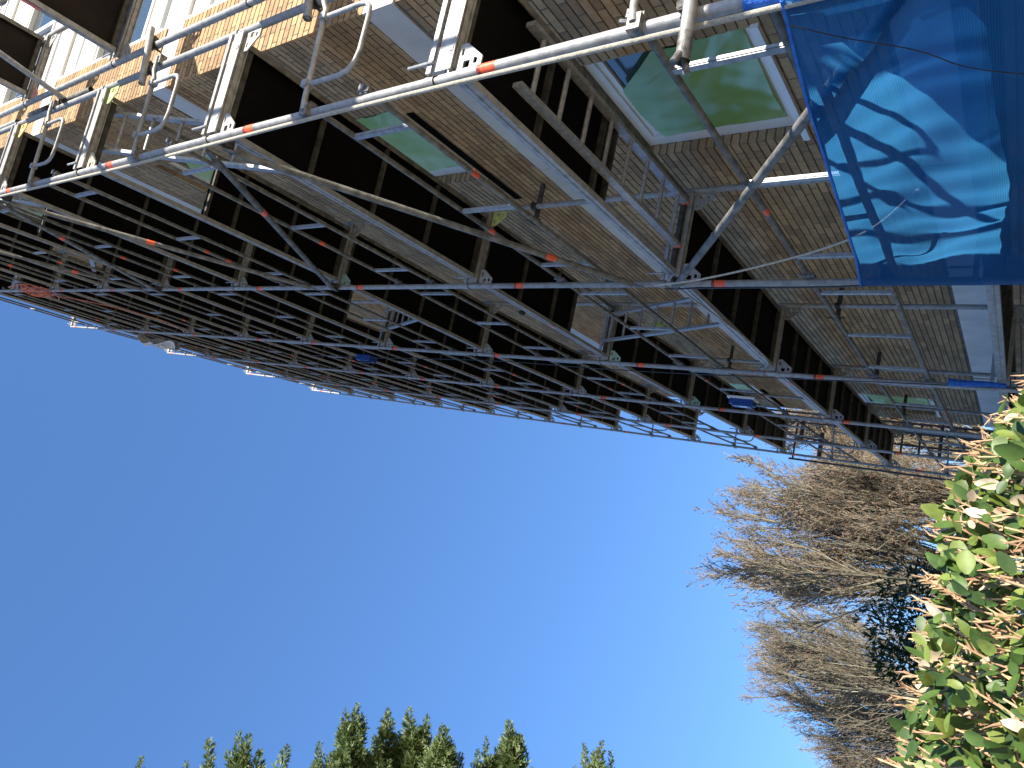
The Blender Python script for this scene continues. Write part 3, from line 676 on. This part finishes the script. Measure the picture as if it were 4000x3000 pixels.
# green film scraps
def scrap(x, y, z, w_, h_, label, seed):
    r2 = random.Random(seed); m_ = MB(); vs = []; fs = []; N = 16; ph = r2.uniform(0, 6)
    for i_ in range(N + 1):
        for j in range(N + 1):
            u = i_ / N; v = j / N
            vs.append((x + w_ * u * (0.8 + 0.2 * math.sin(v * 6 + ph)), y + 0.02 * math.sin(11 * u + ph) + 0.015 * math.sin(17 * v), z - h_ * v * (0.85 + 0.15 * math.sin(u * 8 + ph))))
    for i_ in range(N):
        for j in range(N):
            k = i_ * (N + 1) + j; fs.append((k, k + 1, k + N + 2, k + N + 1))
    m_.add(vs, fs); tag(obj('film_scrap', m_, film_m), label, 'plastic film')
scrap(6.25, -0.80, 5.98, 0.40, 0.28, 'torn green film scrap hanging behind the third bay deck edge', 1)

# ------------------------------------------------------------------ blue debris net
def lerp_pts(tab, x):
    for (x0, v0), (x1, v1) in zip(tab, tab[1:]):
        if x <= x1: return v0 + (v1 - v0) * (x - x0) / (x1 - x0)
    return tab[-1][1]
TOPZ = [(-0.06, 2.42), (0.05, 2.425), (0.49, 2.461), (0.83, 2.479), (1.46, 2.519), (2.09, 2.564), (2.60, 2.631)]
nn = MB(); vs = []; fs = []; NX, NZ = 150, 110
for i_ in range(NX + 1):
    u = i_ / NX; x = -0.04 + u * 2.665; tz_ = lerp_pts(TOPZ, x)
    for j in range(NZ + 1):
        v = j / NZ; z = tz_ * (1 - v) + 0.05 * v
        env = math.sin(math.pi * u) ** 0.6 if 0 < u < 1 else 0
        q_ = (tz_ - z)
        wv = 0.022 * math.sin(3.2 * x + 4.0 * q_ + 1.3 * math.sin(2.5 * q_)) + 0.009 * math.sin(9 * x - 6 * q_ + 2 * math.sin(3 * x)) + 0.003 * math.sin(24 * q_ + 9 * x) + 0.012 * math.sin(2.2 * x + 9 * q_) + 0.007 * math.sin(18 * q_ + 5 * math.sin(2.1 * x)) + 0.004 * math.sin(33 * x + 12 * math.sin(2 * q_))
        vs.append((x, 0.052 + 0.045 * env + wv * env * min(1, 0.25 + q_ * 2.5), z))
for i_ in range(NX):
    for j in range(NZ):
        k = i_ * (NZ + 1) + j; fs.append((k, k + 1, k + NZ + 2, k + NZ + 1))
nn.add(vs, fs)
net = thing('debris_net', 'blue debris net tied over the lowest part of the nearest bay', 'debris net', (0, 0, 0))
obj('net_front', nn, net_m, net, smooth=True)
n2 = MB(); vs = []; fs = []
for i_ in range(41):
    u = i_ / 40; y = 0.05 - u * 0.85
    for j in range(41):
        v = j / 40; z = (2.42 + 0.02 * u) * (1 - v) + 0.05 * v; vs.append((-0.075 - 0.02 * math.sin(u * 9 + v * 5) * math.sin(math.pi * u), y, z))
for i_ in range(40):
    for j in range(40):
        k = i_ * 41 + j; fs.append((k, k + 1, k + 42, k + 41))
n2.add(vs, fs); obj('net_side', n2, net_m, net, smooth=True)
hm = MB(); hp = []
for i_ in range(60):
    x = -0.03 + i_ / 59 * 2.64; hp.append((x, 0.053 + 0.045 * (math.sin(math.pi * i_ / 59) ** 0.6 if 0 < i_ < 59 else 0), lerp_pts(TOPZ, x) - 0.006))
hm.tube(hp, 0.008, 6); obj('hem', hm, noisy('blue_hem', (0.01, 0.10, 0.42), (0.02, 0.16, 0.55), 30, 0.7), net)
wr = MB(); wr.tube([(0, 0, 2.35), (0.002, 0.004, 2.47), (0, 0, 2.55)], 0.034, 12); obj('wrap', wr, noisy('blue_wrap', (0.01, 0.10, 0.45), (0.02, 0.16, 0.6), 30, 0.7, 0, 1.0, 60), net, smooth=True)
sm = MB(); sm.tube([(0.02 + 0.04 * i_, 0.112 - 0.0006 * i_, 2.40 - 0.05 * i_ + 0.014 * i_ * math.sin(i_ * 0.8) * 0.2) for i_ in range(38)], 0.002, 5); obj('seam', sm, blackc, net)
scn = MB(); scn.tube([(5.05 + 0.015 * math.sin(i_), 0.06, 2.33 - 0.06 * i_) for i_ in range(8)], 0.035, 8, r2=0.02); 
tag(obj('debris_net', scn, bpy.data.materials['blue_hem'], smooth=True), 'bundled end of blue net at the third upright, just over the hedge', 'debris net')

# ------------------------------------------------------------------ return scaffold beyond the far end
ro = thing('stair_scaffold', 'dark return scaffold with rungs beyond the far end row, before the bare trees', 'scaffold', (14.5, 0, 0))
t = MB()
for y in (-1.08, -0.80): t.tube([(0, y, 0), (0, y, 4.3)], 0.024, 10)
for y in (-0.25,): t.tube([(0.5, y, 0), (0.5, y, 6.3)], 0.024, 10)
t.tube([(0, -1.06, 0), (0.1, -1.06, 8.2)], 0.018, 10)
obj('standard', t, iron, ro, smooth=True)
for z in (2.45, 2.85, 3.25, 3.62, 3.95):
    t = MB(); t.tube([(0.01, -1.3, z), (0.01, -0.62, z)], 0.022 if z != 3.25 else 0.035, 10); obj('crossbar', t, iron, ro, smooth=True)
ro = thing('rusty_trestle', 'rust-red trestle frame beyond the far end row, seen against bare twigs', 'scaffold', (14.4, 0, 0))
for y0_, y1_, z, r_ in ((-1.30, -0.72, 6.40, 0.028), (-1.30, -0.72, 6.34, 0.02), (-1.18, -0.2, 6.05, 0.022), (-1.15, -0.62, 5.93, 0.045), (-0.85, -0.25, 5.50, 0.05)):
    t = MB(); t.tube([(0, y0_, z), (0, y1_, z)], r_, 10); obj('crossbar', t, rustm, ro, smooth=True)
t = MB(); t.tube([(0, -0.75, 6.5), (0.05, -0.62, 5.0)], 0.02, 8); t.tube([(0, -1.25, 6.9), (0, -1.25, 0)], 0.024, 8); obj('standard', t, rustm, ro, smooth=True)

# ------------------------------------------------------------------ hedge
def leaf(mb, p, d, nrm, L, W, curl=0.15, n=5, fold=0.25):
    """lens-shaped leaf, folded at the midrib"""
    d = d.normalized(); nrm = (nrm - d * nrm.dot(d)).normalized(); s_ = d.cross(nrm); vs = []; fs = []
    for i_ in range(n + 1):
        t = i_ / n; wd = W * 0.5 * (math.sin(math.pi * (t * 0.92 + 0.04)) ** 0.62) * (1.12 - 0.3 * t)
        c = p + d * (L * t) - nrm * (curl * L * t * t)
        e = nrm * (fold * wd)
        vs += [c - s_ * wd + e, c, c + s_ * wd + e]
    for i_ in range(n):
        a = i_ * 3; fs += [(a, a + 1, a + 4, a + 3), (a + 1, a + 2, a + 5, a + 4)]
    mb.add(vs, fs)
rh = random.Random(42)
def rv(): 
    while True:
        v = Vector((rh.uniform(-1, 1), rh.uniform(-1, 1), rh.uniform(-1, 1)))
        if 0.1 < v.length < 1: return v.normalized()
hedge = thing('hedge', 'leafy green hedge with clipped tan twigs in the near foreground', 'hedge', (0, 0, 0))
HX0, HX1, HY0, HY1 = -1.02, -0.20, 1.30, 3.6
def htop(x, y):
    t = 1.752 + 0.02 * math.sin(y * 7 + 1) + 0.012 * math.sin(y * 17 + x * 9)
    if y < 1.62: t -= (1.62 - y) * 0.30
    if x < -0.86: t -= (-0.86 - x) * 0.7
    return t
lm = MB(); tm = MB(); tw = MB()
for i_ in range(19000):
    y = HY0 + (HY1 - HY0) * rh.random(); x = HX0 + (HX1 - HX0) * rh.random() ** 1.6
    zt = htop(x, y)
    if rh.random() < 0.5: z = zt - abs(rh.gauss(0, 0.035)) - 0.025
    else: z = zt - 0.03 - rh.random() * 0.55; x = HX0 + (HX1 - HX0) * (rh.random() ** 2.5) * (0.9)
    p = Vector((x, y, z)); nrm = (Vector((-0.65, -0.30, 0.65)) + rv() * 0.80).normalized(); d = (rv() + Vector((-0.2, 0, 0.35))).normalized()
    L = rh.uniform(0.019, 0.038)
    if x < -0.9: L *= 0.85
    if i_ % 11 == 0: leaf(tm, p, d, nrm, L * rh.uniform(0.7, 1.0), L * 0.5, rh.uniform(0, 0.4), 4, 0.35)
    else: leaf(lm, p, d, nrm, L, L * rh.uniform(0.50, 0.70), rh.uniform(-0.05, 0.35), 5, rh.uniform(0.05, 0.35))
obj('foliage', lm, leaf_hedge, hedge, smooth=True, fix=False); obj('dry_leaves', tm, leaf_tan, hedge, smooth=True, fix=False)
for i_ in range(4200):
    y = HY0 + (HY1 - HY0) * rh.random(); x = HX0 + (HX1 - HX0) * rh.random() ** 1.5
    zt = htop(x, y) + rh.uniform(-0.05, 0.012) - (0 if rh.random() < 0.5 else rh.random() * 0.3)
    d = (Vector((0, 0, 1)) + rv() * 0.45).normalized(); L = rh.uniform(0.035, 0.10); top = Vector((x, y, zt)); base = top - d * L
    tw.tube([base, (base + top) / 2 + rv() * 0.003, top], rh.uniform(0.0018, 0.003), 5, r2=0.0012)
    for q_ in range(rh.randint(3, 7)):
        t_ = rh.random() ** 0.6; p = base + (top - base) * t_; dd = (d * 0.9 + rv() * 0.7).normalized(); bl = rh.uniform(0.008, 0.016)
        tw.tube([p, p + dd * bl * 0.5, p + dd * bl], 0.0016, 4, r2=0.0004)
obj('twigs', tw, twig_tan, hedge, fix=False)
# inner mass of stems and leaves, in a darker green than the outer foliage
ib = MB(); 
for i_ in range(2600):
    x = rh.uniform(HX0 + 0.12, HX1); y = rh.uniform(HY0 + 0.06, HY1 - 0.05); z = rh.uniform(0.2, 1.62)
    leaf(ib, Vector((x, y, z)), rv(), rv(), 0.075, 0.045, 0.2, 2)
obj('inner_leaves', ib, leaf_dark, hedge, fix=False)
sb = MB()
for i_ in range(60):
    x = rh.uniform(HX0 + 0.2, HX1 - 0.1); y = rh.uniform(HY0 + 0.1, HY1 - 0.1); sb.tube([(x, y, 0), (x + rh.uniform(-.1, .1), y + rh.uniform(-.1, .1), 0.9), (x + rh.uniform(-.12, .12), y + rh.uniform(-.12, .12), 1.62)], 0.009, 6, r2=0.003)
obj('stems', sb, bark, hedge, fix=False)

# ------------------------------------------------------------------ bare trees
def bare_tree(x, y, H, spread, seed, label, limbs=9, tilt=(0, 0), density=1.2):
    q = random.Random(seed)
    def rnd3(): return Vector((q.gauss(0, 1), q.gauss(0, 1), q.gauss(0, 1))).normalized()
    o = thing('bare_tree', label, 'tree', (x, y, 0), 'tall bare trees')
    tk = MB(); br = MB(); bd = MB()
    tk.tube([(0, 0, 0), (0.04, 0.03, H * 0.10), (0.0, 0.05, H * 0.24)], H * 0.028, 10, r2=H * 0.020)
    tips = []
    def limb(p, d, L, r, lev, n):
        pts = [p.copy()]; dd = d.copy(); st = L / n
        for i in range(n):
            dd = (dd + Vector((0, 0, 0.10 if lev < 2 else 0.07)) + rnd3() * (0.07 if lev < 2 else 0.10)).normalized()
            p = p + dd * st; pts.append(p.copy())
        (tk if lev == 0 else br).tube(pts, r, 6 if lev == 0 else 3 if lev > 1 else 4, caps=False, r2=r * (0.3 if lev < 3 else 0.6))
        return pts
    def at(pts, t):
        f = t * (len(pts) - 1); i = min(int(f), len(pts) - 2); return pts[i].lerp(pts[i + 1], f - i), (pts[i + 1] - pts[i]).normalized()
    for i in range(limbs):
        az = i / limbs * 6.283 + q.uniform(-0.3, 0.3); inc = (0.10 if i == 0 else q.uniform(0.15, 0.85)) * spread
        z0 = H * q.uniform(0.10, 0.24); d = Vector((math.sin(inc) * math.cos(az) + tilt[0], math.sin(inc) * math.sin(az) + tilt[1], math.cos(inc)))
        L = (H - z0) * q.uniform(0.84, 0.98) * (1 - 0.18 * inc); A = limb(Vector((0, 0.04, z0)), d, L, H * 0.009, 0, 9)
        for j in range(int(19 * density)):
            t = q.uniform(0.12, 0.97); p, dd = at(A, t); d2 = (dd + rnd3() * 0.50).normalized(); L2 = L * (0.46 - 0.26 * t) * q.uniform(0.7, 1.25)
            Bp = limb(p, d2, L2, H * 0.0026, 1, 5)
            for k in range(int(11 * density)):
                t2 = q.uniform(0.15, 1.0); p2, dd2 = at(Bp, t2); d3 = (dd2 + rnd3() * 0.50).normalized(); L3 = L2 * q.uniform(0.22, 0.48)
                Cp = limb(p2, d3, L3, H * 0.0010, 2, 3)
                for l_ in range(5):
                    p3, dd3 = at(Cp, q.uniform(0.3, 1.0)); d4 = (dd3 + rnd3() * 0.55).normalized(); L4 = q.uniform(0.15, 0.38)
                    br.tube([p3, p3 + d4 * L4], H * 0.0006, 3, caps=False)
                    for b_ in range(2):
                        pb = p3 + d4 * L4 * q.uniform(0.4, 1.0); s_ = q.uniform(0.022, 0.042); u = rnd3() * s_; v = (d4 + rnd3() * 0.5) * s_ * 1.8
                        bd.add([pb - u, pb + u, pb + v], [(0, 1, 2)])
    obj('trunk', tk, bark, o, fix=False); obj('branches', br, twig_pale, o, fix=False); obj('buds', bd, twig_brown, o, fix=False)
    return o
CY = 1.757
bare_tree(28, CY + 28 * -0.016, 12.0, 0.80, 1, 'tallest bare tree left of the far end of the scaffolding', 11)
bare_tree(27, CY + 27 * -0.100, 9.0, 0.70, 2, 'bare tree right behind the far end row of the scaffolding', 10)
bare_tree(30, CY + 30 * -0.175, 10.8, 0.8, 3, 'bare tree seen through the gaps beyond the brick wall', 10)
bare_tree(45, CY + 45 * 0.128, 14.2, 0.45, 4, 'narrow bare tree, second from the tallest one, behind dark evergreens', 8)
bare_tree(48, CY + 48 * 0.172, 14.3, 0.5, 5, 'bare tree, third along from the tallest', 9)
bare_tree(50, CY + 50 * 0.222, 11.0, 0.75, 6, 'low pale bare tree at the bottom edge, farthest from the scaffolding', 9)
bare_tree(33, CY + 33 * -0.26, 7.5, 0.8, 8, 'low bare tree hidden behind the building corner', 8)

# ------------------------------------------------------------------ dark evergreen shrubs
def shrub(x, y, H, rx, ry, seed, label, n=2600, mat=leaf_dark, ls=0.09):
    q = random.Random(seed); o = thing('evergreen_shrub', label, 'shrub', (x, y, 0), 'dark evergreen shrubs'); f = MB(); t = MB()
    cl_ = [(q.uniform(-1, 1) * rx * 0.7, q.uniform(-1, 1) * ry * 0.75, H * q.uniform(0.35, 0.86), q.uniform(0.3, 0.6) * min(rx, ry)) for _ in range(16)]
    for i in range(7): 
        a = q.uniform(0, 6.28); t.tube([(0, 0, 0), (0.4 * rx * math.cos(a), 0.4 * ry * math.sin(a), H * 0.4), (0.6 * rx * math.cos(a), 0.6 * ry * math.sin(a), H * 0.78)], 0.035, 6, r2=0.01)
    for i in range(n):
        cx, cy, cz, cr = q.choice(cl_); v = Vector((q.gauss(0, 1), q.gauss(0, 1), q.gauss(0, 1))).normalized() * cr * q.uniform(0.55, 1.15) ; v.z *= 1.15
        p = Vector((cx, cy, cz)) + v; d = (v.normalized() + Vector((q.uniform(-1, 1), q.uniform(-1, 1), q.uniform(-.3, 1)))).normalized()
        L = ls * q.uniform(0.6, 1.3); leaf(f, p, d, Vector((q.uniform(-1, 1), q.uniform(-1, 1), 1)), L, L * 0.42, 0.15, 3)
    obj('stems', t, bark, o, fix=False); obj('foliage', f, mat, o, fix=False)
shrub(12.0, CY + 12 * 0.075, 4.0, 1.0, 0.95, 1, 'dark evergreen shrub just right of the evergreen row, below the tallest bare tree', 5200)
shrub(11.5, CY + 11.5 * 0.155, 3.5, 1.0, 0.85, 2, 'dark evergreen shrub between hedge and narrow bare trees', 4600)
shrub(12.5, CY + 12.5 * 0.02, 3.4, 0.9, 0.6, 3, 'small dark evergreen at the foot of the tallest bare tree', 2600)
shrub(9.0, CY + 9 * 0.215, 2.35, 0.8, 0.55, 4, 'ivy-covered stump at the bottom edge above the hedge', 2800, leaf_mat('ivy_leaf', (0.02, 0.05, 0.012), (0.05, 0.11, 0.02), (0.12, 0.2, 0.04), 0.4, 0.2), 0.06)
shrub(5.6, CY + 7.6 * 0.262, 3.10, 0.16, 0.20, 5, 'thin dark leafy shoot poking in at the bottom edge', 420, leaf_dark, 0.06)

# ------------------------------------------------------------------ conifers at the left
def px_ray(px, py):
    return (right * ((px - 2000) / 2721.4) + down * ((py - 1500) / 2721.4) + fwd)
def spray(mb, p, d, L, W, q, dens=1.0):
    """one flat feathery cypress branchlet cluster tapering to a point"""
    n = max(6, int(L * 26 * dens)); s0 = Vector((q.gauss(0, 1), q.gauss(0, 1), q.gauss(0, 1)))
    for i in range(n):
        t = (i + q.random()) / n; c = p + d * L * t; rad = W * (1 - t) ** 0.8 + 0.012
        for _ in range(4):
            s_ = Vector((q.gauss(0, 1), q.gauss(0, 1), q.gauss(0, 1))); s_ = (s_ - d * s_.dot(d)).normalized()
            e = (d * 0.9 + s_ * q.uniform(0.5, 1.1)).normalized(); b = c + s_ * rad * q.random() * 0.5; l2 = rad * q.uniform(0.5, 1.0) + 0.025
            nn_ = e.cross(Vector((q.gauss(0, 1), q.gauss(0, 1), q.gauss(0, 1)))).normalized() * l2 * 0.13
            mb.add([b, b + e * l2 * 0.4 + nn_, b + e * l2, b + e * l2 * 0.4 - nn_], [(0, 1, 2, 3)])
            for sg in (1, -1):
                e2 = (e + nn_.normalized() * sg * 0.8).normalized(); b2 = b + e * l2 * q.uniform(0.25, 0.6); n3 = e2.cross(e).cross(e2).normalized() * l2 * 0.06
                mb.add([b2, b2 + e2 * l2 * 0.25 + n3, b2 + e2 * l2 * 0.5, b2 + e2 * l2 * 0.25 - n3], [(0, 1, 2, 3)])
CON = [(  # (tips: px, py, width), label
    [(555, 2962, 60), (727, 2982, 50), (820, 2888, 90)], 'conifer bough at the left end of the bottom edge'),
    ([(935, 2862, 90), (975, 2868, 90), (1125, 2912, 90), (1240, 2965, 60), (1020, 2930, 120)], 'broad conifer bough, second from the left along the bottom edge'),
    ([(1350, 2772, 90), (1395, 2752, 90), (1250, 2898, 60), (1480, 2890, 80), (1400, 2880, 130), (1300, 2940, 120)], 'tall twin-tipped conifer bough at the bottom edge'),
    ([(1518, 2770, 90), (1598, 2765, 100), (1670, 2795, 80), (1560, 2860, 130), (1480, 2940, 110)], 'dense conifer bough right of the twin-tipped one'),
    ([(1745, 2842, 120), (1730, 2830, 60), (1800, 2945, 90), (1700, 2900, 130), (1865, 2930, 40)], 'rounded yellow-green conifer bough near the middle of the bottom edge'),
    ([(1985, 2815, 110), (1900, 2882, 50), (2015, 2890, 60), (1960, 2900, 130)], 'single pointed conifer bough right of the middle'),
    ([(2352, 2895, 80), (2282, 2908, 50), (2385, 2935, 50)], 'small conifer bough, rightmost along the bottom edge')]
cq = random.Random(9)
for ci, (tips, label) in enumerate(CON):
    c0 = px_ray(*tips[0][:2]); s0 = (6.6 - CY) / c0.y if c0.y > 0 else 10
    dist = 2.75 / c0.y
    tx = cam.location.x + c0.x * dist + 0.1
    label = label.replace('conifer bough', 'conifer with a bough')
    o = thing('conifer', label, 'tree', (tx, 6.4, 0), 'conifers along the bottom edge')
    base = Vector((tx, 6.4, 0)); f = MB(); t = MB()
    t.tube([(0, 0, 0), (0, 0.03, 4), (0, 0, 8.2)], 0.14, 8, r2=0.04)
    for (px, py, wd) in tips:
        d = px_ray(px, py); P = M.translation + d * dist
        P -= base
        root = Vector((cq.uniform(-0.2, 0.2), -0.1, P.z - 1.3)); ax = (P - root).normalized()
        # visible plume: last 1.1 m points towards -y and up
        dirv = (Vector((0.10, -0.93, 0.25)) + Vector((cq.uniform(-.2, .25), 0, cq.uniform(-.12, .12)))).normalized()
        st = P - dirv * 1.15
        t.tube([root, st, P - dirv * 0.1], 0.025, 5, r2=0.004)
        W = wd / 2721.4 * dist * 1.15
        spray(f, st, dirv, 1.15, W * 0.9, cq, 3.2)
        for s_ in range(14):
            tt = cq.uniform(0.0, 0.72); sv = Vector((cq.uniform(-1, 1), cq.uniform(-0.6, 0.1), cq.uniform(-1, 1))); sv.normalize()
            dd = (dirv * 0.9 + sv * 0.55).normalized(); spray(f, st + dirv * 1.15 * tt, dd, (1 - tt) * 0.46 + 0.08, W * 0.36, cq, 2.4)
    # the rest of the crown, mostly outside the picture
    for s_ in range(46):
        z = cq.uniform(0.6, 8.2); a = cq.uniform(0, 6.283); ln = (0.35 + 1.25 * (1 - z / 9.2))
        dd = Vector((math.cos(a), math.sin(a), 0.45)).normalized(); spray(f, Vector((0, 0, z)) + dd * ln * 0.2, dd, ln, 0.20, cq, 0.7)
    obj('trunk', t, bark, o, fix=False); obj('foliage', f, leaf_conifer, o, fix=False)
